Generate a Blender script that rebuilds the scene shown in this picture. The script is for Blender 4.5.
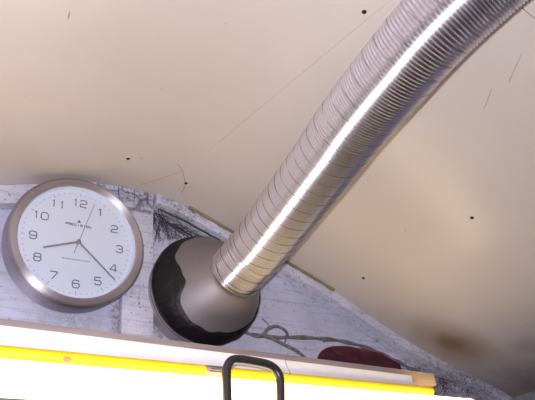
import bpy, bmesh, math, random
from mathutils import Vector, Matrix, noise

for o in list(bpy.data.objects):
    bpy.data.objects.remove(o, do_unlink=True)
S = bpy.context.scene
COL = S.collection

# ------------------------------------------------------------------ camera
cam_d = bpy.data.cameras.new('camera')
cam = bpy.data.objects.new('camera', cam_d)
COL.objects.link(cam)
rx, ry, rz = (.84024, -.53271, -.10110), (-.20718, -.48773, .84805), (-.50107, -.69162, -.52018)
cam.matrix_world = Matrix(((rx[0], ry[0], rz[0], 0.0), (rx[1], ry[1], rz[1], 0.0),
                           (rx[2], ry[2], rz[2], 1.55), (0, 0, 0, 1)))
cam_d.sensor_width = 36.0
cam_d.lens = 36.0 * 600.0 / 535.0
cam_d.clip_start = 0.01
S.camera = cam

# ------------------------------------------------------------------ world, lights, exposure
w = bpy.data.worlds.new('world'); S.world = w
w.use_nodes = True
w.node_tree.nodes['Background'].inputs[0].default_value = (.55, .62, .8, 1)
w.node_tree.nodes['Background'].inputs[1].default_value = .05

fl = bpy.data.lights.new('camera_flash', 'POINT')          # the flash of the compact camera, beside its lens
fl.energy = 46.0
fl.color = (.93, .905, 1.0)
fl.shadow_soft_size = .012
flo = bpy.data.objects.new('camera_flash', fl)
flo.location = (-.022, .004, 1.578)
COL.objects.link(flo)

S.view_settings.view_transform = 'Standard'
S.view_settings.look = 'None'
S.view_settings.exposure = 0.0
S.view_settings.gamma = 1.0
S.view_settings.use_curve_mapping = False

R = random.Random(7)
D = 1.2                                                     # the end wall stands at y = D

# ------------------------------------------------------------------ materials
def nm(name):
    m = bpy.data.materials.new(name); m.use_nodes = True
    nt = m.node_tree
    return m, nt, nt.nodes['Principled BSDF']

def lk(nt, a, b): nt.links.new(a, b)

def nd(nt, t, **kw):
    n = nt.nodes.new(t)
    for k, v in kw.items():
        if k in n.inputs.keys(): n.inputs[k].default_value = v
        else: setattr(n, k, v)
    return n

def ramp(nt, src, stops):
    r = nt.nodes.new('ShaderNodeValToRGB')
    e = r.color_ramp.elements
    while len(e) < len(stops): e.new(.5)
    for i, (p, c) in enumerate(stops):
        e[i].position = p
        e[i].color = c if len(c) == 4 else (*c, 1)
    lk(nt, src, r.inputs[0])
    return r.outputs[0]

def mixc(nt, fac, a, b, mode='MIX'):
    n = nt.nodes.new('ShaderNodeMix'); n.data_type = 'RGBA'; n.blend_type = mode
    for sock, v in ((n.inputs[0], fac), (n.inputs[6], a), (n.inputs[7], b)):
        if hasattr(v, 'links'): lk(nt, v, sock)
        elif isinstance(v, (int, float)): sock.default_value = v
        else: sock.default_value = (*v, 1)
    return n.outputs[2]

def math_n(nt, op, a, b=None):
    n = nt.nodes.new('ShaderNodeMath'); n.operation = op
    for i, v in enumerate((a, b)):
        if v is None: continue
        if hasattr(v, 'links'): lk(nt, v, n.inputs[i])
        else: n.inputs[i].default_value = v
    return n.outputs[0]

def coords(nt):
    return nt.nodes.new('ShaderNodeTexCoord').outputs['Object']

def noise_n(nt, co, scale, detail=4, rough=.6, dist=0.0):
    n = nd(nt, 'ShaderNodeTexNoise', Scale=scale, Detail=detail, Roughness=rough, Distortion=dist)
    lk(nt, co, n.inputs['Vector'])
    return n.outputs['Fac']

def bump(nt, bs, h, strength, dist=.002):
    b = nd(nt, 'ShaderNodeBump', Strength=strength, Distance=dist)
    lk(nt, h, b.inputs['Height']); lk(nt, b.outputs[0], bs.inputs['Normal'])

def blob(nt, co, centre, radii, soft=1.0, wob=.35, wscale=14):
    """a stain or painted shade with a ragged outline round a place on the surface: 1 inside, 0 outside"""
    mp = nt.nodes.new('ShaderNodeMapping'); mp.vector_type = 'POINT'
    mp.inputs['Location'].default_value = tuple(-c / r for c, r in zip(centre, radii))
    mp.inputs['Scale'].default_value = tuple(1 / r for r in radii)
    lk(nt, co, mp.inputs['Vector'])
    ln = nd(nt, 'ShaderNodeVectorMath', operation='LENGTH')
    lk(nt, mp.outputs[0], ln.inputs[0])
    n = noise_n(nt, co, wscale, 3)
    d = math_n(nt, 'ADD', ln.outputs['Value'], math_n(nt, 'MULTIPLY', math_n(nt, 'SUBTRACT', n, .5), wob * 2))
    mr = nd(nt, 'ShaderNodeMapRange'); mr.interpolation_type = 'SMOOTHSTEP'
    lk(nt, d, mr.inputs[0])
    mr.inputs[1].default_value = 1 - soft * .9; mr.inputs[2].default_value = 1.0
    mr.inputs[3].default_value = 1; mr.inputs[4].default_value = 0
    return mr.outputs[0]

def plain(name, col, rough=.5, metal=0.0, nscale=0, namt=.15, bumpk=0, **kw):
    m, nt, bs = nm(name)
    bs.inputs['Roughness'].default_value = rough
    bs.inputs['Metallic'].default_value = metal
    for k, v in kw.items(): bs.inputs[k.replace('_', ' ')].default_value = v
    if nscale:
        co = coords(nt); n = noise_n(nt, co, nscale, 5)
        dark = tuple(c * (1 - namt * 2) for c in col); lite = tuple(min(1, c * (1 + namt)) for c in col)
        lk(nt, ramp(nt, n, [(.3, dark), (.7, lite)]), bs.inputs['Base Color'])
        if bumpk: bump(nt, bs, n, bumpk)
    else:
        bs.inputs['Base Color'].default_value = (*col, 1)
    return m

def whitewash(name, dirt_and_shade=(), base=(.64, .66, .84), crack=None):
    m, nt, bs = nm(name)
    co = coords(nt)
    big = noise_n(nt, co, 7, 5, .6)
    fine = noise_n(nt, co, 60, 6, .7)
    c = ramp(nt, big, [(.3, tuple(x * .80 for x in base)), (.65, base)])
    c = mixc(nt, ramp(nt, fine, [(.54, (0, 0, 0)), (.70, (.65, .65, .65))]), c, (.33, .32, .40))
    # brush drag: long thin streaks along x
    mp = nt.nodes.new('ShaderNodeMapping'); mp.inputs['Scale'].default_value = (3, 40, 55)
    lk(nt, co, mp.inputs[0])
    st = noise_n(nt, mp.outputs[0], 2.0, 4, .6)
    c = mixc(nt, ramp(nt, st, [(.52, (0, 0, 0)), (.66, (.5, .5, .5))]), c, (.33, .33, .42))
    # sparse black specks
    sp = noise_n(nt, co, 130, 2, .5)
    c = mixc(nt, ramp(nt, sp, [(.665, (0, 0, 0)), (.70, (.8, .8, .8))]), c, (.08, .07, .09))
    if crack:
        vo = nt.nodes.new('ShaderNodeTexVoronoi'); vo.feature = 'DISTANCE_TO_EDGE'
        vo.inputs['Scale'].default_value = crack
        wn = nd(nt, 'ShaderNodeTexNoise', Scale=30.0, Detail=3)
        lk(nt, co, wn.inputs['Vector'])
        v2 = nd(nt, 'ShaderNodeVectorMath', operation='SCALE'); lk(nt, wn.outputs['Color'], v2.inputs[0]); v2.inputs['Scale'].default_value = .03
        v3 = nd(nt, 'ShaderNodeVectorMath', operation='ADD'); lk(nt, co, v3.inputs[0]); lk(nt, v2.outputs[0], v3.inputs[1])
        lk(nt, v3.outputs[0], vo.inputs['Vector'])
        c = mixc(nt, ramp(nt, vo.outputs['Distance'], [(.01, (.6, .6, .6)), (.05, (0, 0, 0))]), c, (.05, .045, .06))
    for (ctr, rad, col, amt) in dirt_and_shade:
        b = blob(nt, co, ctr, rad, 1.0, .7, 45)
        web = noise_n(nt, co, 75, 6, .75, 1.5)
        k = math_n(nt, 'MULTIPLY', b, ramp(nt, web, [(.40, (0, 0, 0)), (.62, (amt, amt, amt))]))
        c = mixc(nt, k, c, col)
    lk(nt, c, bs.inputs['Base Color'])
    bs.inputs['Roughness'].default_value = .75
    bump(nt, bs, math_n(nt, 'ADD', fine, math_n(nt, 'MULTIPLY', st, .6)), .5, .003)
    return m

def m_ceiling():
    m, nt, bs = nm('cream_painted_board')
    co = coords(nt)
    n1 = noise_n(nt, co, 2.2, 4, .55)
    n2 = noise_n(nt, co, 90, 4, .7)
    c = ramp(nt, n1, [(.3, (.57, .505, .462)), (.7, (.63, .565, .522))])
    c = mixc(nt, ramp(nt, n2, [(.67, (0, 0, 0)), (.76, (.35, .35, .35))]), c, (.33, .25, .17))
    # heat-browned patch low on the right-hand slope, with a darker heart
    c = mixc(nt, math_n(nt, 'MULTIPLY', blob(nt, co, (1.345, 1.065, 2.03), (.17, .12, .3), 1.0, .25, 9), .75), c, (.27, .15, .05))
    c = mixc(nt, math_n(nt, 'MULTIPLY', blob(nt, co, (1.335, 1.07, 2.03), (.07, .05, .2), 1.0, .3, 18), .5), c, (.15, .075, .02))
    # shade of the low right-hand corner, painted into the board colour
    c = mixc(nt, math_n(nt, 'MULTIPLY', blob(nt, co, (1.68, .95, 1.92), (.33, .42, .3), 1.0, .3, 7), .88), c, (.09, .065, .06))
    lk(nt, c, bs.inputs['Base Color'])
    bs.inputs['Roughness'].default_value = .33
    bs.inputs['Specular IOR Level'].default_value = .6
    bump(nt, bs, n2, .12, .001)
    return m

def m_brushed(name, col, rough, aniso=0.0, axis='Y'):
    m, nt, bs = nm(name)
    co = coords(nt)
    n = noise_n(nt, co, 220, 3, .6)
    bs.inputs['Metallic'].default_value = 1
    lk(nt, ramp(nt, n, [(.3, tuple(c * .92 for c in col)), (.7, col)]), bs.inputs['Base Color'])
    bs.inputs['Roughness'].default_value = rough
    if aniso:
        bs.inputs['Anisotropic'].default_value = aniso
        bs.inputs['Anisotropic Rotation'].default_value = .25
        t = nt.nodes.new('ShaderNodeTangent'); t.direction_type = 'RADIAL'; t.axis = axis
        lk(nt, t.outputs[0], bs.inputs['Tangent'])
    return m

def m_wood(name, a, b, axis=0):
    m, nt, bs = nm(name)
    co = coords(nt)
    mp = nt.nodes.new('ShaderNodeMapping')
    sc = [60, 60, 60]; sc[axis] = 3
    mp.inputs['Scale'].default_value = sc
    lk(nt, co, mp.inputs[0])
    n = noise_n(nt, mp.outputs[0], 1.2, 6, .65, .4)
    lk(nt, ramp(nt, n, [(.3, a), (.7, b)]), bs.inputs['Base Color'])
    bs.inputs['Roughness'].default_value = .7
    bump(nt, bs, n, .35, .002)
    return m

def m_emit(name, col, strength):
    m, nt, bs = nm(name)
    bs.inputs['Base Color'].default_value = (.9, .9, .88, 1)
    bs.inputs['Emission Color'].default_value = (*col, 1)
    bs.inputs['Emission Strength'].default_value = strength
    return m

def m_glass():
    m, nt, bs = nm('clock_glass')
    out = nt.nodes['Material Output']
    tr = nt.nodes.new('ShaderNodeBsdfTransparent'); gl = nt.nodes.new('ShaderNodeBsdfGlossy')
    gl.inputs['Roughness'].default_value = .03
    fr = nt.nodes.new('ShaderNodeFresnel'); fr.inputs[0].default_value = 1.35
    mx = nt.nodes.new('ShaderNodeMixShader')
    lk(nt, fr.outputs[0], mx.inputs[0]); lk(nt, tr.outputs[0], mx.inputs[1]); lk(nt, gl.outputs[0], mx.inputs[2])
    lk(nt, mx.outputs[0], out.inputs['Surface'])
    return m

def m_tape():
    m, nt, bs = nm('black_duct_tape')
    co = coords(nt)
    n = noise_n(nt, co, 26, 5, .6, .8)
    lk(nt, ramp(nt, n, [(.3, (.004, .0035, .005)), (.75, (.011, .009, .012))]), bs.inputs['Base Color'])
    bs.inputs['Roughness'].default_value = .45
    bs.inputs['Specular IOR Level'].default_value = .3
    bump(nt, bs, n, .6, .006)
    return m

def m_yellow():
    m, nt, bs = nm('yellow_paint')
    co = coords(nt)
    n = noise_n(nt, co, 55, 4, .7)
    c = ramp(nt, noise_n(nt, co, 9, 3), [(.3, (.78, .50, .004)), (.7, (.86, .58, .008))])
    c = mixc(nt, ramp(nt, n, [(.66, (0, 0, 0)), (.72, (.7, .7, .7))]), c, (.45, .22, .02))
    c = mixc(nt, blob(nt, co, (.262, .946, 1.8615), (.011, .02, .0055), .5, .35, 120), c, (.20, .11, .06))
    lk(nt, c, bs.inputs['Base Color'])
    bs.inputs['Roughness'].default_value = .4
    return m

def m_cloth():
    m, nt, bs = nm('maroon_velvet')
    co = coords(nt)
    n = noise_n(nt, co, 30, 5, .6, 1.0)
    lk(nt, ramp(nt, n, [(.3, (.024, .002, .009)), (.7, (.055, .005, .017))]), bs.inputs['Base Color'])
    bs.inputs['Roughness'].default_value = .9
    bs.inputs['Sheen Weight'].default_value = .3
    bs.inputs['Sheen Tint'].default_value = (.5, .1, .15, 1)
    bump(nt, bs, n, .6, .006)
    return m

M = {}
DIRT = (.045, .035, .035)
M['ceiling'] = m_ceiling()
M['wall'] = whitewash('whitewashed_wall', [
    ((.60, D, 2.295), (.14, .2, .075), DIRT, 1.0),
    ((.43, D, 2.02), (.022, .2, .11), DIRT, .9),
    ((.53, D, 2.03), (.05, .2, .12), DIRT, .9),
    ((1.42, D, 1.95), (.24, .2, .07), (.10, .09, .10), 1.0),  # grime right of the shelf end, with the corner's shade painted in
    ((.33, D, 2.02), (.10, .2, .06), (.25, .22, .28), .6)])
M['side'] = whitewash('side_wall_paint', base=(.22, .22, .28))
M['dim'] = m_wood('dark_panelling', (.05, .04, .035), (.10, .08, .065), 2)
M['rib'] = whitewash('whitewashed_timber', [((.58, D, 2.33), (.13, .2, .05), DIRT, .9), ((1.50, D, 1.96), (.28, .2, .12), (.10, .09, .10), 1.0)], (.70, .71, .86))  # the right-hand patch paints corner shade into the lath colour
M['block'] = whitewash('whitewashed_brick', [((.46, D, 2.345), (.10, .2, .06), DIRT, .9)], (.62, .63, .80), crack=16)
M['board'] = whitewash('whitewashed_board', base=(.74, .74, .88))
M['floor'] = m_wood('floor_boards', (.05, .035, .025), (.12, .085, .06), 1)
M['raw_edge'] = m_wood('raw_board_edge', (.20, .16, .09), (.40, .33, .22))
M['duct'] = m_brushed('aluminium_duct', (.74, .72, .79), .37)
nt = M['duct'].node_tree; bs = nt.nodes['Principled BSDF']       # ribbed foil: rough along the hose, sharp around it
bs.inputs['Anisotropic'].default_value = .96
tn = nt.nodes.new('ShaderNodeTangent'); tn.direction_type = 'UV_MAP'; tn.uv_map = 'along'
lk(nt, tn.outputs[0], bs.inputs['Tangent'])
M['galv'] = m_brushed('dull_galvanised_steel', (.24, .215, .225), .50)
M['galv'].node_tree.nodes['Principled BSDF'].inputs['Metallic'].default_value = .55
M['stub'] = m_brushed('old_grey_pipe', (.40, .36, .38), .5)
M['stub'].node_tree.nodes['Principled BSDF'].inputs['Metallic'].default_value = .2
M['seam'] = plain('dark_seam_metal', (.15, .13, .14), .5, .6, 80, .2)
M['tape'] = m_tape()
M['case'] = m_brushed('brushed_aluminium', (.68, .66, .73), .50, .95)
M['caseside'] = m_brushed('brushed_aluminium_shaded_side', (.46, .43, .51), .45, .9)  # same metal as the bezel, darkened in colour for its unlit side
M['dial'] = plain('dial_white', (.64, .70, .85), .5)
M['ink'] = plain('dial_ink', (.10, .11, .17), .5)
M['greyink'] = plain('dial_grey_ink', (.30, .33, .42), .5)
M['hand'] = plain('hand_metal', (.28, .27, .29), .4, .6)
M['glass'] = m_glass()
M['shelf'] = m_wood('shelf_pine', (.27, .225, .215), (.42, .35, .33))
nt = M['shelf'].node_tree; bs = nt.nodes['Principled BSDF']      # weathered grey, but the sawn right-hand end is still fresh and tan
sep = nt.nodes.new('ShaderNodeSeparateXYZ'); lk(nt, coords(nt), sep.inputs[0])
mr = nd(nt, 'ShaderNodeMapRange'); lk(nt, sep.outputs[0], mr.inputs[0]); mr.inputs[1].default_value = .98; mr.inputs[2].default_value = 1.06
old = bs.inputs['Base Color'].links[0].from_socket
lk(nt, mixc(nt, mr.outputs[0], old, mixc(nt, 1.0, old, (1.5, 1.28, .88), 'MULTIPLY')), bs.inputs['Base Color'])
M['white'] = plain('white_enamel', (.82, .82, .90), .4, 0, 20, .03)
M['yellow'] = m_yellow()
M['label'] = plain('silver_label', (.26, .23, .22), .5, .1, 60, .1)
M['labelink'] = plain('label_print', (.03, .025, .025), .6)
M['lamp'] = m_emit('lit_opal_diffuser', (1.0, .76, .42), 6.5)
M['housing'] = plain('lamp_housing_grey', (.16, .13, .14), .45, 0, 30, .1)
M['rubber'] = plain('black_rubber_coat', (.030, .026, .028), .33, 0, 50, .15)
M['cable'] = plain('grey_cable', (.22, .19, .21), .55, 0, 70, .25)
M['thread'] = plain('thin_grey_wire', (.25, .22, .22), .5)
M['web'] = plain('sooty_cobweb', (.07, .055, .055), .9)
M['cloth'] = m_cloth()
M['screw'] = plain('blackened_screw', (.012, .011, .012), .45, .3)
M['ring'] = plain('bare_ring_filler', (.60, .55, .52), .6)
M['scratch'] = plain('scratch_grey', (.34, .27, .235), .8)
M['crack'] = plain('board_crack', (.30, .22, .14), .9)

# ------------------------------------------------------------------ helpers
def mesh(name, verts, faces, mat, parent=None, smooth=False):
    me = bpy.data.meshes.new(name)
    me.from_pydata([tuple(v) for v in verts], [], faces)
    bm = bmesh.new(); bm.from_mesh(me)
    bmesh.ops.recalc_face_normals(bm, faces=bm.faces)
    bm.to_mesh(me); bm.free()
    if smooth is True:
        for p in me.polygons: p.use_smooth = True
    me.materials.append(mat)
    o = bpy.data.objects.new(name, me)
    COL.objects.link(o)
    if parent: o.parent = parent; o.matrix_parent_inverse = parent.matrix_world.inverted()
    if smooth == 'auto':
        for p in me.polygons: p.use_smooth = True
        me.set_sharp_from_angle(angle=math.radians(35))
    return o

def tag(o, label=None, cat=None, group=None, kind=None):
    if label: o['label'] = label
    if cat: o['category'] = cat
    if group: o['group'] = group
    if kind: o['kind'] = kind
    return o

def empty(name, loc=(0, 0, 0)):
    o = bpy.data.objects.new(name, None); o.location = loc
    o.empty_display_size = .05
    COL.objects.link(o)
    o.matrix_world = Matrix.Translation(loc)
    return o

def box_vf(x0, x1, y0, y1, z0, z1, b=0.0, shear=0.0):
    """a bevelled box; shear drops z along x"""
    bm = bmesh.new()
    bmesh.ops.create_cube(bm, size=1)
    for v in bm.verts:
        v.co = Vector(((x0 + x1) / 2 + v.co.x * (x1 - x0), (y0 + y1) / 2 + v.co.y * (y1 - y0), (z0 + z1) / 2 + v.co.z * (z1 - z0)))
    if b:
        bmesh.ops.bevel(bm, geom=list(bm.edges), offset=b, segments=2, affect='EDGES', profile=.5)
    for v in bm.verts: v.co.z += shear * v.co.x
    bm.verts.index_update()
    vs = [v.co.copy() for v in bm.verts]; fs = [[v.index for v in f.verts] for f in bm.faces]
    bm.free()
    return vs, fs

def box(name, x0, x1, y0, y1, z0, z1, mat, parent=None, b=0.0, shear=0.0):
    v, f = box_vf(x0, x1, y0, y1, z0, z1, b, shear)
    return mesh(name, v, f, mat, parent, 'auto' if b else False)

def catmull(pts, n):
    P = [Vector(p) for p in pts]
    P = [P[0] * 2 - P[1]] + P + [P[-1] * 2 - P[-2]]
    out = []
    for i in range(1, len(P) - 2):
        for k in range(n):
            t = k / n; a, b, c, d = P[i - 1], P[i], P[i + 1], P[i + 2]
            out.append(.5 * ((2 * b) + (c - a) * t + (2 * a - 5 * b + 4 * c - d) * t * t + (3 * b - a - 3 * c + d) * t ** 3))
    out.append(P[-2].copy())
    return out

def frames(path):
    T = []
    for i in range(len(path)):
        a = path[max(0, i - 1)]; b = path[min(len(path) - 1, i + 1)]
        T.append((b - a).normalized())
    n = T[0].orthogonal().normalized(); F = []
    for t in T:
        n = (n - t * n.dot(t)).normalized()
        F.append((t, n, t.cross(n)))
    return F

def tube_vf(path, rad, seg=10, caps=True):
    F = frames(path); vs = []; fs = []
    for i, (p, (t, n, b)) in enumerate(zip(path, F)):
        r = rad[i] if isinstance(rad, (list, tuple)) else rad
        for k in range(seg):
            a = 2 * math.pi * k / seg
            vs.append(p + (n * math.cos(a) + b * math.sin(a)) * r)
    for i in range(len(path) - 1):
        for k in range(seg):
            k2 = (k + 1) % seg
            fs.append((i * seg + k, i * seg + k2, (i + 1) * seg + k2, (i + 1) * seg + k))
    if caps:
        fs.append(tuple(range(seg))[::-1]); fs.append(tuple(range((len(path) - 1) * seg, len(path) * seg)))
    return vs, fs

def tube(name, pts, rad, mat, parent=None, seg=10, n=8, sm=True):
    path = catmull(pts, n) if n else [Vector(p) for p in pts]
    v, f = tube_vf(path, rad, seg)
    return mesh(name, v, f, mat, parent, 'auto' if sm else False)

def lathe(name, prof, cx, cz, mat, parent=None, seg=96, wob=None, closed=False):
    """turn (radius, y) pairs about the axis along y through (cx, cz); local origin on that axis"""
    vs = []; fs = []
    m = len(prof)
    for i, (r, y) in enumerate(prof):
        for k in range(seg):
            a = 2 * math.pi * k / seg
            rr, yy = (r, y) if wob is None else wob(r, y, a, i)
            vs.append((rr * math.cos(a), yy, rr * math.sin(a)))
    rng = range(m) if closed else range(m - 1)
    for i in rng:
        j = (i + 1) % m
        for k in range(seg):
            k2 = (k + 1) % seg
            fs.append((i * seg + k, i * seg + k2, j * seg + k2, j * seg + k))
    o = mesh(name, vs, fs, mat, None, 'auto')
    o.location = (cx, 0, cz)
    if parent:
        o.parent = parent
        o.location = Vector((cx, 0, cz)) - parent.matrix_world.translation
    return o

def join_vf(parts):
    vs = []; fs = []
    for v, f in parts:
        k = len(vs); vs += list(v); fs += [tuple(i + k for i in q) for q in f]
    return vs, fs

# ------------------------------------------------------------------ the vault profile
PROF = [(-.84, 1.93), (-.5, 2.085), (-.2, 2.205), (0, 2.275), (.158, 2.325), (.307, 2.368), (.40, 2.386), (.48, 2.390),
        (.55, 2.382), (.638, 2.355), (.731, 2.319), (.825, 2.285), (.913, 2.253), (1.016, 2.212), (1.0817, 2.183),
        (1.18, 2.132), (1.284, 2.082), (1.356, 2.051), (1.432, 2.024), (1.51, 2.0), (1.632, 1.961), (1.72, 1.925)]
PROF = [(x * .967, 1.55 + (z - 1.55) * .967) for x, z in PROF]
XL, XR = PROF[0][0], PROF[-1][0]
_c = [(p.x, p.z) for p in catmull([(x, 0, z) for x, z in PROF], 12)]
NX = 257
def _raw(x):
    for (a, za), (b, zb) in zip(_c, _c[1:]):
        if a <= x <= b + 1e-9: return za + (zb - za) * (x - a) / max(1e-9, b - a)
    return _c[0][1] if x < _c[0][0] else _c[-1][1]
XS = [XL + (XR - XL) * i / (NX - 1) for i in range(NX)]
ZS = [_raw(x) for x in XS]
for _ in range(10):
    ZS = [ZS[0]] + [(ZS[i - 1] + 2 * ZS[i] + ZS[i + 1]) / 4 for i in range(1, NX - 1)] + [ZS[-1]]
def cz(x):
    u = (x - XL) / (XR - XL) * (NX - 1); i = max(0, min(NX - 2, int(math.floor(u)))); t = u - i
    return ZS[i] * (1 - t) + ZS[i + 1] * t
def cn(x):
    e = .006; s = (cz(x + e) - cz(x - e)) / (2 * e)
    return Vector((-s, 0, 1)).normalized()

def sheet_vf(x0, x1, y0, y1, lo, hi, n, jit=None):
    """a curved slab under the vault between offsets lo..hi along the vault's normal"""
    vs = []; fs = []
    for i in range(n + 1):
        x = x0 + (x1 - x0) * i / n
        p = Vector((x, 0, cz(x))); q = cn(x)
        j = jit(x) if jit else 0
        for off, y in ((lo + j, y0), (hi, y0), (hi, y1), (lo + j, y1)):
            v = p + q * off; vs.append((v.x, y, v.z))
    for i in range(n):
        a = i * 4; b = a + 4
        for k in range(4):
            k2 = (k + 1) % 4
            fs.append((a + k, a + k2, b + k2, b + k))
    fs.append((0, 1, 2, 3)); fs.append((n * 4 + 3, n * 4 + 2, n * 4 + 1, n * 4))
    return vs, fs

YB = -1.3                                                    # the wall behind the camera
# ------------------------------------------------------------------ the setting
ceil_o = tag(empty('ceiling', (.44, 0, 2.39)), 'curved cream painted board ceiling sloping down to the right', kind='structure')
def seam(y): return .599 - (y - .466) * .13                    # the two sheets meet along the crown, a little askew
gap = .0006
def ceiling_panel(ya, yb, side):
    rows = [ya + (yb - ya) * k / 12 for k in range(13)]; n = 110; vs = []; fs = []
    for lay in (0.0, .007):
        for y in rows:
            g_ = .00032 * max(0, min(1, (1.0 - y) / .12))           # the joint is filled towards the wall
            s_ = seam(y) + (-g_ if side == 0 else g_)
            xa, xb = (XL, s_) if side == 0 else (s_, XR)
            for i in range(n + 1):
                x = xa + (xb - xa) * i / n
                vs.append((x, y, cz(x) + lay))
    m = n + 1; h = m * 13
    for r in range(12):
        for i in range(n):
            a = r * m + i
            fs.append((a, a + 1, a + m + 1, a + m)); fs.append((h + a, h + a + m, h + a + m + 1, h + a + 1))
    for i in range(n):
        for a in (i, 12 * m + i): fs.append((a, a + 1, h + a + 1, h + a))
    for r in range(12):
        for a in (r * m, r * m + n): fs.append((a, a + m, h + a + m, h + a))
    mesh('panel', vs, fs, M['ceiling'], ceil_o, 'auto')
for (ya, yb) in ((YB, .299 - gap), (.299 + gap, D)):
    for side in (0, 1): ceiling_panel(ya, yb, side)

K = .967
def on_ceiling(x, y, off=-.0006):
    p = Vector((x, y, cz(x))) + cn(x) * off
    return p

def screw_head(x, y, r=.0042):
    q = cn(x); p = on_ceiling(x, y, 0)
    t = Vector((0, 1, 0)); s = q.cross(t)
    vs = []; N = 14
    for rr, dz in ((r, 0.0004), (r, -.0009), (r * .75, -.0016), (r * .3, -.0010)):
        for k in range(N):
            a = 2 * math.pi * k / N
            vs.append(p + (t * math.cos(a) + s * math.sin(a)) * rr + q * dz)
    fs = [(i * N + k, i * N + (k + 1) % N, (i + 1) * N + (k + 1) % N, (i + 1) * N + k) for i in range(3) for k in range(N)]
    fs.append(tuple(range(3 * N, 4 * N)))
    sc = mesh('screw', vs, fs, M['screw'], ceil_o, 'auto')
    vs = []
    for rr, dz in ((r * 1.02, -.0004), (r * 1.65, -.0004), (r * 1.65, .0004), (r * 1.02, .0004)):
        for k in range(N):
            a = 2 * math.pi * k / N
            vs.append(p + (t * math.cos(a) + s * math.sin(a)) * rr * (1 + .08 * math.sin(3 * a + x * 9)) + q * dz)
    fs = [(i * N + k, i * N + (k + 1) % N, ((i + 1) % 4) * N + (k + 1) % N, ((i + 1) % 4) * N + k) for i in range(4) for k in range(N)]
    mesh('filler_ring', vs, fs, M['ring'], sc, False)
for (x, y) in ((.6055, .4797), (.4047, 1.0856), (.5653, 1.1131), (1.0859, .7178), (1.072, 1.0843)):
    screw_head(x * K, y * K)

def mark(name, pts, wd, mat, n=5):
    """a hairline on the ceiling board, following its curve"""
    path = catmull([(x * K, y * K, 0) for x, y in pts], n)
    vs = []; fs = []
    for i, p in enumerate(path):
        a = path[max(0, i - 1)]; b = path[min(len(path) - 1, i + 1)]
        t = (b - a).normalized(); s = Vector((-t.y, t.x, 0))
        k = wd * (.35 + .65 * abs(noise.noise(Vector((p.x * 90, p.y * 90, 3))) * 1.6)) * (1 if 0 < i < len(path) - 1 else .2)
        for e in (-1, 1):
            q = p + s * e * k
            vs.append(on_ceiling(q.x, q.y, -.0005))
        for e in (1, -1):
            q = p + s * e * k
            vs.append(on_ceiling(q.x, q.y, .0004))
    for i in range(len(path) - 1):
        a = i * 4; b = a + 4
        for k in range(4): fs.append((a + k, a + (k + 1) % 4, b + (k + 1) % 4, b + k))
    return mesh(name, vs, fs, mat, ceil_o)
mark('crack', [(.5183, 1.0587), (.537, 1.075), (.5508, 1.094), (.566, 1.118), (.574, 1.160)], .0011, M['crack'])
mark('crack', [(.4732, 1.1819), (.490, 1.160), (.5062, 1.1355), (.524, 1.105), (.5382, 1.0786)], .0006, M['crack'])
mark('scratch', [(.8949, .4931), (.884, .472), (.872, .452)], .0012, M['scratch'])
mark('scratch', [(.884, .424), (.872, .402), (.8537, .3674)], .0010, M['scratch'])
mark('scratch', [(.152, .690), (.150, .672)], .0016, M['scratch'])
mark('scratch', [(.703, .921), (.708, .912)], .0022, M['scratch'])
mark('scratch', [(.428, 1.070), (.436, 1.078)], .0016, M['scratch'])
mark('scratch', [(1.02, .86), (1.026, .865)], .0018, M['scratch'])
for _ in range(26):
    x = R.uniform(.05, 1.5); y = R.uniform(.3, 1.15)
    a = R.uniform(0, 6.28); l = R.uniform(.002, .007)
    mark('scratch', [(x, y), (x + l * math.cos(a), y + l * math.sin(a))], R.uniform(.0006, .0012), M['scratch'], 2)

# walls: each an upright slab
def gable(name, y0, y1, mat):
    n = 100; vs = []; fs = []
    for i in range(n + 1):
        x = XL + (XR - XL) * i / n
        for z, y in ((0, y0), (cz(x) + .004, y0), (cz(x) + .004, y1), (0, y1)): vs.append((x, y, z))
    for i in range(n):
        a = i * 4; b = a + 4
        for k in range(4): fs.append((a + k, a + (k + 1) % 4, b + (k + 1) % 4, b + k))
    fs += [(0, 1, 2, 3), (n * 4 + 3, n * 4 + 2, n * 4 + 1, n * 4)]
    return mesh(name, vs, fs, mat)
wf = tag(gable('wall_far', D, D + .05, M['wall']), 'whitewashed end wall, dirty and cobwebbed', kind='structure')
tag(gable('wall_near', YB - .05, YB, M['dim']), kind='structure')
tag(box('wall_left', XL - .06, XL, YB, D, 0, 1.927, M['dim']), kind='structure')
tag(box('wall_right', XR, XR + .06, YB, D, 0, 1.92, M['side']), kind='structure')
tag(box('floor', -.9, 1.78, YB - .05, D + .05, -.05, 0, M['floor']), kind='structure')

# whitewashed hoop along the top of the end wall: bricks near the crown, laminated laths down the right slope
rib = tag(empty('trim_1', (.6, D, 2.33)), 'whitewashed hoop of bricks and laths under the ceiling edge', kind='structure')
cuts = [-.80, -.45, -.14, .07, .262, .358, .412, .452, .505]
for i, (a, b) in enumerate(zip(cuts, cuts[1:])):
    lo = -.046 if b < .3 else -.052 + R.uniform(-.006, .006)
    g = .0012
    pr = .030 + R.uniform(-.004, .004)
    pr += .008 if b > .3 else 0
    v, f = sheet_vf(a + g, b - g, D - pr, D, lo, -.001, 10, lambda x: .003 * noise.noise(Vector((x * 60, 1, 0))))
    mesh('brick', v, f, M['block'] if b > .3 else M['rib'], rib, 'auto')
for (o0, o1, y0) in ((-.0125, -.001, .046), (-.0215, -.0135, .050), (-.032, -.0225, .052)):
    v, f = sheet_vf(.507, XR - .003, D - y0, D, o0, o1, 90, lambda x, s=o0: .0012 * noise.noise(Vector((x * 25, s * 400, 0))))
    mesh('lath', v, f, M['rib'], rib, 'auto')
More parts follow.
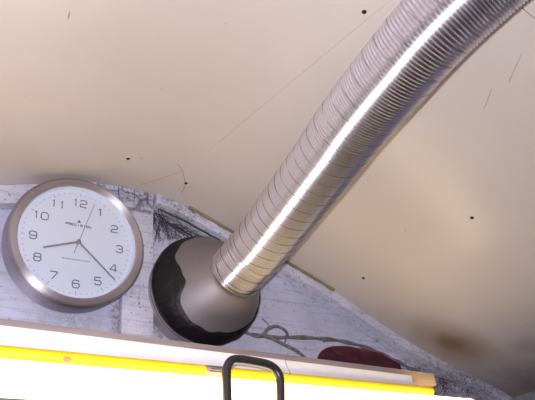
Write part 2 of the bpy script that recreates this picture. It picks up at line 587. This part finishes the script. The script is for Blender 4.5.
for (a, b) in ((.590, .78), (.84, 1.02)):
    v, f = sheet_vf(a, b, D - .054, D - .046, -.0055, -.001, 24, lambda x: .003 * noise.noise(Vector((x * 40, 7, 0))))
    mesh('board_edge', v, f, M['raw_edge'], rib, 'auto')

# upright board behind the clock
tag(box('trim_2', .434, .507, D - .022, D, 1.3, 2.325, M['board'], None, .0015), 'whitewashed upright board between clock and duct', kind='structure')

# ------------------------------------------------------------------ ventilation duct
AX, AZ = .622, 2.1145
duct = tag(empty('ventilation_duct', (AX, D, AZ)), 'ribbed silver aluminium flexible duct curving up from the wall', 'duct')
lathe('wall_stub', [(.1285, D - .001), (.1285, 1.150), (.113, 1.150), (.113, D - .001)], AX, AZ, M['stub'], duct, 72, closed=True)
cone_prof = [(.122, 1.166), (.129, 1.152), (.1315, 1.142), (.1305, 1.134), (.123, 1.118), (.108, 1.099), (.092, 1.080), (.077, 1.063), (.067, 1.052), (.0625, 1.046), (.0605, 1.040), (.060, 1.025)]
def lean(y): return (.0265 * max(0, min(1, (1.14 - y) / .095)), .004 * max(0, min(1, (1.14 - y) / .095)))   # the cone leans a little to the right
cone_prof = [(p.x, p.y) for p in catmull([(r, y, 0) for r, y in cone_prof], 3)]
vs = []; fs = []; N = 96
for (r, y) in cone_prof:
    dx, dz = lean(y)
    for k in range(N):
        a = 2 * math.pi * k / N
        vs.append((AX + dx + r * math.cos(a), y, AZ + dz + r * math.sin(a)))
for i in range(len(cone_prof) - 1):
    for k in range(N): fs.append((i * N + k, i * N + (k + 1) % N, (i + 1) * N + (k + 1) % N, (i + 1) * N + k))
mesh('reducer_cone', vs, fs, M['galv'], duct, True)
# tape: a wrinkled band over the wide end, its front edge torn unevenly
def tape_edge(a):
    # a = 0 to the right, pi/2 up, pi to the left, -pi/2 down
    base = 1.110
    base -= .022 * math.exp(-((((a - math.pi * 1.02 + math.pi) % (2 * math.pi)) - math.pi) / .55) ** 2)
    base += .012 * math.exp(-((((a - math.pi * .5 + math.pi) % (2 * math.pi)) - math.pi) / .9) ** 2)
    base += .004 * noise.noise(Vector((math.cos(a) * 3, math.sin(a) * 3, 2))) * 2 + .0025 * math.sin(5 * a)
    return base
def cone_r(y):
    for (r0, y0), (r1, y1) in zip(cone_prof, cone_prof[1:]):
        if y1 <= y <= y0: return r0 + (r1 - r0) * (y - y0) / (y1 - y0)
    return cone_prof[0][0]
vs = []; fs = []; N = 140; K = 18
for k in range(N):
    a = 2 * math.pi * k / N; e = tape_edge(a)
    for i in range(K + 1):
        y = 1.166 + (e - 1.166) * i / K
        wr = .0012 * noise.noise(Vector((math.cos(a) * 9, y * 70, math.sin(a) * 9))) + .0016 * noise.noise(Vector((math.cos(a) * 4, y * 25, math.sin(a) * 4)))
        r = cone_r(y) + .0026 + wr
        if i == 0: r = .1290
        if i == K: r = cone_r(y) + .0004
        dx, dz = lean(y)
        vs.append((AX + dx + r * math.cos(a), y, AZ + dz + r * math.sin(a)))
for k in range(N):
    k2 = (k + 1) % N
    for i in range(K): fs.append((k * (K + 1) + i, k * (K + 1) + i + 1, k2 * (K + 1) + i + 1, k2 * (K + 1) + i))
mesh('tape_band', vs, fs, M['tape'], duct, True)['label'] = 'wrinkled black tape round the wide end'

# corrugated hose
DR = .0622
cl = [(.6470, 1.054, 2.1175), (.6555, 1.00, 2.134), (.6597, .9663, 2.143), (.6526, .8513, 2.161), (.627, .6702, 2.1745), (.6105, .572, 2.1805),
      (.599, .455, 2.189), (.600, .3605, 2.2035), (.6226, .2558, 2.2285), (.645, .12, 2.243), (.65, -.2, 2.25), (.64, -.7, 2.25), (.63, YB, 2.25)]
raw = catmull(cl, 40)
L = [0.0]
for a, b in zip(raw, raw[1:]): L.append(L[-1] + (b - a).length)
def at_len(s):
    lo, hi = 0, len(L) - 1
    while hi - lo > 1:
        m = (lo + hi) // 2
        if L[m] <= s: lo = m
        else: hi = m
    t = (s - L[lo]) / max(1e-9, L[hi] - L[lo])
    return raw[lo].lerp(raw[hi], t)
pitch = .0056; sub = 8
path = []; rad = []; s = 0.0; i = 0
while s < L[-1] - .002:
    ph = (i % sub) / sub; ring = i // sub
    r = DR + (.00085 if s > .012 else 0) * math.cos(2 * math.pi * ph) - (.0014 if abs(ph - .5) < .01 else 0)
    if s < .010: r = DR + .0015
    path.append(at_len(s)); rad.append(r)
    s += pitch / sub * (1.0 + (.12 * math.sin(ring * 1.7) if s < .5 else 0)); i += 1
vs, fs = tube_vf(path, rad, 56, False)
hose = mesh('corrugated_hose', vs, fs, M['duct'], duct, True)
uv = hose.data.uv_layers.new(name='along')
for p in hose.data.polygons:
    ks = [hose.data.loops[l].vertex_index % 56 for l in p.loop_indices]
    wrap = max(ks) - min(ks) > 30
    for l, k in zip(p.loop_indices, ks):
        row = hose.data.loops[l].vertex_index // 56
        uv.data[l].uv = (row * .01, (k + 56 if wrap and k < 28 else k) / 56)

# the lock seam of the wound foil strip runs round the hose as a dark helix
F = frames(path); hx = []; hr = []; q = 0.0; SEG = 44; sp = .029
turn = 0; ds = sp / SEG; s = .014; step = pitch / sub
Lp = [0.0]
for a, b in zip(path, path[1:]): Lp.append(Lp[-1] + (b - a).length)
k = 0
while s < min(1.25, Lp[-1] - .01):
    while Lp[k + 1] < s: k += 1
    t, n_, b_ = F[k]
    a = 2 * math.pi * (s - .014) / sp
    hx.append(path[k].lerp(path[k + 1], (s - Lp[k]) / max(1e-9, Lp[k + 1] - Lp[k])) + (n_ * math.cos(a) + b_ * math.sin(a)) * (DR + .0005))
    hr.append(max(.0003, .00072 * (1 - s / 1.0)))
    s += ds * (1 + .35 * min(1, s))
vs, fs = tube_vf(hx, hr, 5)
mesh('lock_seam', vs, fs, M['seam'], duct, True)['label'] = 'dark folded seam winding round the hose'

# ------------------------------------------------------------------ wall clock
CX, CZ, CY = .3180, 2.1830, D - .0565
clock = tag(empty('wall_clock', (CX, D, CZ)), 'round brushed silver wall clock with pale dial', 'clock')
CR = .1480
lathe('case', [(.118, D - .0008), (CR - .004, D - .0008), (CR - .002, D - .010), (CR, CY + .010), (CR - .0004, CY + .004), (CR - .0025, CY + .0008), (CR - .006, CY + .0002)], CX, CZ, M['caseside'], clock, 128)
lathe('bezel', [(CR - .006, CY + .0002), (CR - .010, CY - .0002), (.1320, CY + .0000), (.1290, CY + .0006), (.1272, CY + .004)], CX, CZ, M['case'], clock, 128)
lathe('inner_rim', [(.1273, CY + .0039), (.1252, CY + .0150)], CX, CZ, M['dial'], clock, 96)
DY = CY + .0150
lathe('dial', [(.1258, DY), (.08, DY), (.0002, DY)], CX, CZ, M['dial'], clock, 96)
lathe('glass', [(.1270, CY + .0060), (.07, CY + .0046), (.0002, CY + .0042)], CX, CZ, M['glass'], clock, 64)
ROT = .038                                     # it hangs a shade askew
def dp(u, v, lift=.0006):
    return Vector((CX + u * math.cos(ROT) - v * math.sin(ROT), DY - lift, CZ + u * math.sin(ROT) + v * math.cos(ROT)))

def stroke_vf(lines, u, v, wd, ht, th, lift=.0006, rot=0.0):
    """glyph polylines in a unit box, drawn as flat ribbons on the dial around (u, v)"""
    vs = []; fs = []
    cr, sr = math.cos(rot), math.sin(rot)
    for ln in lines:
        P = [((x - .5) * wd, (y - .5) * ht) for x, y in ln]
        P = [Vector((x * cr - y * sr, x * sr + y * cr)) for x, y in P]
        n = len(P); off = []
        for i in range(n):
            d0 = (P[i] - P[i - 1]).normalized() if i else None
            d1 = (P[i + 1] - P[i]).normalized() if i < n - 1 else None
            t = d1 if d0 is None else d0 if d1 is None else (d0 + d1).normalized()
            m = Vector((-t.y, t.x))
            k = 1.0
            if d0 and d1: k = 1 / max(.5, m.dot(Vector((-d0.y, d0.x))))
            off.append(m * (th / 2) * k)
        b0 = len(vs)
        for p, o in zip(P, off):
            for q, l in ((p + o, lift), (p - o, lift), (p - o, 0), (p + o, 0)):
                vs.append(dp(u + q.x, v + q.y, l))
        for i in range(n - 1):
            a = b0 + i * 4; b = a + 4
            for k in range(4): fs.append((a + k, a + (k + 1) % 4, b + (k + 1) % 4, b + k))
        fs += [(b0, b0 + 1, b0 + 2, b0 + 3), (b0 + n * 4 - 1, b0 + n * 4 - 2, b0 + n * 4 - 3, b0 + n * 4 - 4)]
    return vs, fs
c = .22
G = {
 '0': [[(c, 0), (1 - c, 0), (1, c), (1, 1 - c), (1 - c, 1), (c, 1), (0, 1 - c), (0, c), (c, 0), (.5, 0)]],
 '1': [[(.25, .82), (.55, 1), (.55, 0)]],
 '2': [[(0, .75), (0, 1 - c), (c, 1), (1 - c, 1), (1, 1 - c), (1, .62), (.82, .5), (.18, .42), (0, .28), (0, 0), (1, 0)]],
 '3': [[(0, .80), (c, 1), (1 - c, 1), (1, 1 - c), (1, .66), (.82, .52), (.35, .52)], [(.82, .52), (1, .38), (1, c), (1 - c, 0), (c, 0), (0, .2)]],
 '4': [[(.75, 0), (.75, 1), (.60, 1), (0, .36), (0, .25), (1, .25)]],
 '5': [[(.95, 1), (.05, 1), (.02, .56), (.75, .60), (1, .42), (1, c), (1 - c, 0), (c, 0), (0, .18)]],
 '6': [[(.97, .80), (1 - c, 1), (c, 1), (0, 1 - c), (0, c), (c, 0), (1 - c, 0), (1, c), (1, .40), (1 - c, .57), (0, .57)]],
 '7': [[(0, 1), (1, 1), (1, .86), (.32, 0)]],
 '8': [[(.2, .53), (.03, .66), (.03, 1 - c), (c, 1), (1 - c, 1), (.97, 1 - c), (.97, .66), (.8, .53), (.2, .53), (0, .38), (0, c), (c, 0), (1 - c, 0), (1, c), (1, .38), (.8, .53)]],
 '9': [[(.03, .2), (c, 0), (1 - c, 0), (1, c), (1, 1 - c), (1 - c, 1), (c, 1), (0, 1 - c), (0, .60), (c, .43), (1, .43)]],
 'P': [[(0, 0), (0, 1), (.85, 1), (1, .86), (1, .58), (.85, .44), (0, .44)]],
 'R': [[(0, 0), (0, 1), (.85, 1), (1, .86), (1, .58), (.85, .44), (0, .44)], [(.55, .44), (1, 0)]],
 'E': [[(1, 1), (0, 1), (0, 0), (1, 0)], [(0, .5), (.85, .5)]],
 'C': [[(1, .8), (.85, 1), (.15, 1), (0, .85), (0, .15), (.15, 0), (.85, 0), (1, .2)]],
 'I': [[(.5, 0), (.5, 1)]],
 'S': [[(1, .8), (.85, 1), (.15, 1), (0, .85), (0, .62), (.15, .52), (.85, .48), (1, .38), (1, .15), (.85, 0), (.15, 0), (0, .2)]],
 'O': [[(.15, 0), (.85, 0), (1, .15), (1, .85), (.85, 1), (.15, 1), (0, .85), (0, .15), (.15, 0), (.5, 0)]],
 'N': [[(0, 0), (0, 1), (1, 0), (1, 1)]],
}
NR = .0940; NH = .0165; NW = .0165
for hnum in range(1, 13):
    a = math.radians(30 * hnum); u, v = NR * math.sin(a), NR * math.cos(a)
    st = str(hnum)
    parts = []
    if len(st) == 1:
        parts.append(stroke_vf(G[st], u, v, NW * .9, NH, .0020))
    else:
        for ch, du in zip(st, (-.0095, .0080)):
            parts.append(stroke_vf(G[ch], u + du, v, NW * (.88 if ch != '1' else .6), NH, .0020))
    mesh('numeral', *join_vf(parts), M['ink'], clock)
for k in range(60):
    a = math.radians(6 * k)
    if k % 5 == 0:
        ln = [[(.5, 0), (.5, 1)]]
        v, f = stroke_vf(ln,   .1140 * math.sin(a), .1140 * math.cos(a), .001, .0085, .0013, .0005, -a)
    else:
        hexa = [(.5 + .5 * math.cos(q * math.pi / 4), .5 + .5 * math.sin(q * math.pi / 4)) for q in range(8)]
        vs = [dp(.1150 * math.sin(a) + (x - .5) * .0024, .1150 * math.cos(a) + (y - .5) * .0024, l) for l in (.0005, 0) for x, y in hexa]
        v, f = vs, [tuple(range(8))] + [(i, (i + 1) % 8, 8 + (i + 1) % 8, 8 + i) for i in range(8)]
    mesh('minute_mark', v, f, M['greyink'], clock)
# maker's word, its little emblem and the line below
word = 'PRECISION'; parts = []
for i, ch in enumerate(word):
    parts.append(stroke_vf(G[ch], -.0005 + (i - 4) * .0064, .0400, .0046, .0046, .0011))
mesh('maker_word', *join_vf(parts), M['ink'], clock)
v, f = join_vf([([dp(-.0042, .0462, l) for l in (.0006,)] + [dp(.0042, .0462), dp(.0012, .0512), dp(0, .0535), dp(-.0012, .0512)], [(0, 1, 2, 3, 4)])])
mesh('emblem', v, f, M['ink'], clock)
# the small grey line of print above the six: too small to read, a row of fine illegible marks
blur = [[(0, .25), (1, .25)], [(0, .75), (1, .75)], [(.3, 0), (.3, 1)]]
parts = [stroke_vf(blur[:3 if i % 3 == 0 else 2], -.0300 + i * .0041, -.0405, .0030, .0030 if i else .0044, .0008) for i in range(15)]
mesh('small_print', *join_vf(parts), M['greyink'], clock)

def hand(name, deg, length, tail, w0, w1, lift):
    a = math.radians(deg); d = (math.sin(a), math.cos(a)); n = (-d[1], d[0])
    P = [(-tail, w0), (0, w0), (length, w1)]
    vs = []
    for l in (lift, lift - .0008):
        for (s_, w_) in P:
            for e in (-1, 1): vs.append(dp(d[0] * s_ + n[0] * w_ / 2 * e, d[1] * s_ + n[1] * w_ / 2 * e, l))
    fs = [(0, 1, 3, 2), (2, 3, 5, 4), (6, 8, 9, 7), (8, 10, 11, 9), (0, 6, 7, 1), (4, 5, 11, 10), (0, 2, 8, 6), (2, 4, 10, 8), (1, 7, 9, 3), (3, 9, 11, 5)]
    return mesh(name, vs, fs, M['hand'], clock)
hand('hour_hand', 251, .076, .004, .0042, .0034, .0030)
hand('minute_hand', 132, .112, .004, .0036, .0028, .0044)
hand('second_hand', 18, .102, .030, .0013, .0011, .0058)
lathe('hand_boss', [(.0048, DY - .0005), (.0048, DY - .0060), (.0038, DY - .0068), (.0002, DY - .0070)], CX, CZ, M['hand'], clock, 24)
clock.rotation_euler = (.058, 0, .060)                       # its top and left side stand out from the wall
clock.location.y = D - .0130

# ------------------------------------------------------------------ shelf, strip, pole, lamp, handle
SL = -.0285                                                  # everything along here droops a touch to the right
tag(box('wooden_shelf', XL + .002, 1.137, .98, D - .002, 1.9075, 1.9360, M['shelf'], None, .002, SL),
    'raw wooden shelf board along the end wall, below the clock', 'shelf')
tag(box('painted_strip', XL + .002, 1.044, .966, .9795, 1.8815, 1.9190, M['white'], None, .0012, SL),
    'white painted strip along the front edge of the wooden shelf', 'strip')
pole = tag(empty('yellow_pole', (.2, .9555, 1.866)), 'yellow painted pole lying along the white strip', 'pole')
def pz(x): return 1.8715 - .0180 * x
vs, fs = tube_vf([Vector((x, .9555, pz(x))) for x in (XL + .002, -.4, 0, .3, .6, .9, 1.083)], .0100, 20)
mesh('shaft', vs, fs, M['yellow'], pole, 'auto')
lb = []; lf = []
x0, x1 = .5075, .548
for (x) in (x0, x1):
    for i in range(9):
        a = math.radians(95 + 150 * i / 8)
        lb.append((x, .9555 + .01035 * math.cos(a), pz(x) + .01035 * math.sin(a)))
lf = [(i, i + 1, 9 + i + 1, 9 + i) for i in range(8)]
lab = mesh('paper_label', lb, lf, M['label'], pole, True); lab['label'] = 'silver grey printed label'
prt = []
for (ang, xa, xb) in ((150, .514, .541), (172, .518, .538), (196, .514, .541)):
    v = []
    for x in (xa, xb):
        for da in (-5, 5):
            a = math.radians(ang + da)
            v.append((x, .9555 + .0106 * math.cos(a), pz(x) + .0106 * math.sin(a)))
    prt.append((v, [(0, 1, 3, 2)]))
mesh('label_print', *join_vf(prt), M['labelink'], lab)

lamp = tag(empty('strip_light', (.3, .92, 1.75)), 'glowing white strip light running along the bottom edge', 'lamp')
LR = .0325
def lz(x): return 1.8145 - .0165 * x
vs, fs = tube_vf([Vector((x, .918, lz(x))) for x in (XL + .03, -.3, .2, .7, 1.150)], LR, 28)
mesh('diffuser', vs, fs, M['lamp'], lamp, 'auto')
box('housing', XL + .002, 1.175, .882, .956, 1.735, 1.7850, M['housing'], lamp, .003, -.0165)
for x in (XL + .02, 1.162):
    vs, fs = tube_vf([Vector((x - .014, .918, lz(x))), Vector((x + .014, .918, lz(x)))], LR + .003, 28)
    mesh('end_cap', vs, fs, M['housing'], lamp, 'auto')

# U-shaped black handle standing in front of the lamp
hy = .8738
hp = [(.503, hy, 1.745), (.5045, hy, 1.79), (.5060, hy, 1.828), (.5080, hy, 1.842), (.5160, hy, 1.8545), (.530, hy, 1.8590), (.558, hy, 1.8580), (.590, hy, 1.8545), (.6050, hy, 1.848), (.6130, hy, 1.835), (.6135, hy, 1.820), (.610, hy, 1.79), (.608, hy, 1.745)]
tag(tube('carry_handle', hp, .0080, M['rubber'], None, 14, 6), 'black U-shaped handle bar in front of the yellow pole', 'handle')

# ------------------------------------------------------------------ maroon cloth bundle on the shelf
vs = []; fs = []; NS = 60; NK = 40
for i in range(NS + 1):
    t = i / NS; x = .864 + .212 * t
    hs = ((0, .053), (.25, .058), (.52, .062), (.75, .056), (.9, .043), (1.0, .030))
    for (ta, ha), (tb, hb) in zip(hs, hs[1:]):
        if ta <= t <= tb: hgt = ha + (hb - ha) * (t - ta) / (tb - ta); break
    dep = .036
    e = (.55, .86, .97)[i] if i < 3 else (.55, .86, .97)[NS - i] if NS - i < 3 else 1.0
    zb = 1.9366 + SL * x
    for k in range(NK):
        a = 2 * math.pi * k / NK
        ca, sa = math.cos(a), math.sin(a)
        px = math.copysign(abs(ca) ** .55, ca); pz_ = math.copysign(abs(sa) ** .55, sa)
        fold = .0028 * math.sin(6 * pz_ + 9 * t + 2 * math.sin(5 * t)) + .003 * noise.noise(Vector((x * 22, px * 1.5, pz_ * 1.5)))
        y = 1.052 + px * (dep * e + (fold if px < .6 else 0))
        z = zb + hgt * e * .5 * (1 + pz_) + (fold * .7 if pz_ > .2 else 0)
        vs.append((x + .004 * pz_ * (1 if t < .5 else -1), y, max(z, zb + .0004)))
for i in range(NS):
    for k in range(NK):
        k2 = (k + 1) % NK
        fs.append((i * NK + k, i * NK + k2, (i + 1) * NK + k2, (i + 1) * NK + k))
fs.append(tuple(range(NK))[::-1]); fs.append(tuple(range(NS * NK, (NS + 1) * NK)))
tag(mesh('folded_cloth', vs, fs, M['cloth'], None, 'auto'), 'folded maroon velvet cloth lying on the shelf', 'cloth')

# ------------------------------------------------------------------ cable with a loop, and the thin wire
cab = tag(empty('electric_cable', (.77, 1.15, 2.02)), 'grey twin cable with a loose loop, right of the duct', 'cable')
def twist(name, pts, r, tw=.0022, turns=16):
    path = catmull(pts, 10); F = frames(path); n = len(path)
    for ph in (0, math.pi):
        p2 = []
        for i, (p, (t, a, b)) in enumerate(zip(path, F)):
            q = ph + turns * 2 * math.pi * i / n * .5
            p2.append(p + (a * math.cos(q) + b * math.sin(q)) * tw)
        v, f = tube_vf(p2, r, 8)
        mesh(name, v, f, M['cable'], cab, True)
twist('core', [(.737, 1.181, 2.0415), (.748, 1.165, 2.026), (.770, 1.15, 2.0186), (.8069, 1.15, 2.0185), (.882, 1.15, 2.026), (.94, 1.15, 2.029), (.994, 1.15, 2.0296), (1.043, 1.15, 2.0261), (1.0926, 1.15, 2.0195), (1.14, 1.15, 2.008), (1.176, 1.15, 1.9966), (1.21, 1.15, 1.9854), (1.27, 1.16, 1.972), (1.34, 1.18, 1.968)], .0030, .0026, 10)
tube('loop', [(.767, 1.142, 2.019), (.775, 1.138, 2.028), (.786, 1.138, 2.0365), (.807, 1.138, 2.0425), (.8268, 1.138, 2.0368), (.838, 1.141, 2.0255), (.834, 1.146, 2.020)], .0036, M['cable'], cab, 8)
tube('tail', [(.768, 1.142, 2.021), (.786, 1.12, 2.000), (.793, 1.09, 1.978), (.795, 1.06, 1.958), (.790, 1.03, 1.936), (.775, 1.0, 1.9185)], .0036, M['cable'], cab, 8)
tube('stray_end', [(.789, 1.138, 2.038), (.782, 1.142, 2.050), (.775, 1.148, 2.0616)], .0016, M['cable'], cab, 6)
tube('stray_end', [(.834, 1.14, 2.024), (.829, 1.14, 2.0093), (.8187, 1.138, 1.9985)], .0016, M['cable'], cab, 6)
tube('stray_end', [(.975, 1.147, 2.029), (.955, 1.143, 2.021), (.945, 1.14, 2.017)], .0014, M['cable'], cab, 6)
tag(tube('thin_wire', [(.775, 1.0, 1.9222), (.735, .978, 1.9185), (.700, .9630, 1.910), (.693, .960, 1.890), (.688, .944, 1.868), (.685, .942, 1.858), (.683, .944, 1.850)], .0007, M['thread'], None, 5),
    'thin grey wire dangling over the shelf edge and yellow pole', 'wire')

# ------------------------------------------------------------------ sooty cobwebs
def webs(name, seeds, label, extra=()):
    parts = []
    for (x, z, ang, ln, cnt, spread) in seeds:
        for _ in range(cnt):
            a = ang + R.gauss(0, spread); l = ln * R.uniform(.4, 1.2)
            p = Vector((x + R.gauss(0, .012), D - R.uniform(.004, .02), z + R.gauss(0, .006)))
            pts = [p.copy()]
            for s_ in range(5):
                a += R.gauss(0, .28)
                p = p + Vector((math.cos(a), 0, math.sin(a))) * l / 5
                p.y = min(D - .001, p.y + R.uniform(.0, .006))
                pts.append(p.copy())
            pts = [q for q in pts if q.z < cz(q.x) - .012 and math.hypot(q.x - AX, q.z - AZ) > .15]
            if len(pts) < 3: continue
            r0 = R.uniform(.0004, .0011)
            path = catmull(pts, 2)
            parts.append(tube_vf(path, [r0 * (1 - .7 * i / len(path)) for i in range(len(path))], 4))
    for (pts, r) in extra:
        path = catmull(pts, 6); n_ = len(path)
        parts.append(tube_vf([p + Vector((0, 0, .003 * noise.noise(p * 60))) for p in path], [r * (.35 + .65 * math.sin(math.pi * (.15 + .8 * i / n_))) for i in range(n_)], 6))
    return tag(mesh(name, *join_vf(parts), M['web']), label, 'cobweb', kind='stuff')
def under(x, y=1.168, dz=.036): return (x, y, cz(x) - dz)
webs('cobweb', [(.52, 2.315, -.9, .09, 14, .5), (.55, 2.30, -.6, .10, 22, .5), (.58, 2.29, -.5, .10, 18, .5), (.62, 2.278, -.5, .08, 14, .5),
                (.66, 2.268, -.5, .07, 8, .4), (.52, 2.29, -1.2, .07, 14, .5), (.52, 2.31, -.25, .14, 12, .2)],
     'dark sooty cobweb strands on the wall above the duct mouth',
     [([under(.515), under(.55), under(.591), under(.647), under(.703), under(.745)], .0030),
      ([under(.512, 1.18, .040), under(.55, 1.19, .044), under(.60, 1.196, .046), under(.66, 1.196, .046)], .0022),
      ([under(.520), (.545, 1.185, 2.303), (.585, 1.19, 2.284), (.620, 1.195, 2.268)], .0014),
      ([under(.560), (.590, 1.187, 2.298), (.630, 1.192, 2.284), (.680, 1.195, 2.268)], .0013),
      ([under(.515), (.530, 1.187, 2.300), (.550, 1.192, 2.275), (.555, 1.196, 2.258)], .0011),
      ([under(.512, 1.18), (.511, 1.187, 2.285), (.5105, 1.195, 2.255)], .0015)])
webs('cobweb', [(1.30, 1.985, -.3, .15, 14, .5), (1.40, 1.96, -.6, .10, 16, .7), (1.24, 1.985, -.1, .12, 8, .3), (1.5, 1.95, -.5, .1, 10, .6)],
     'dark cobweb strands in the corner right of the shelf end')
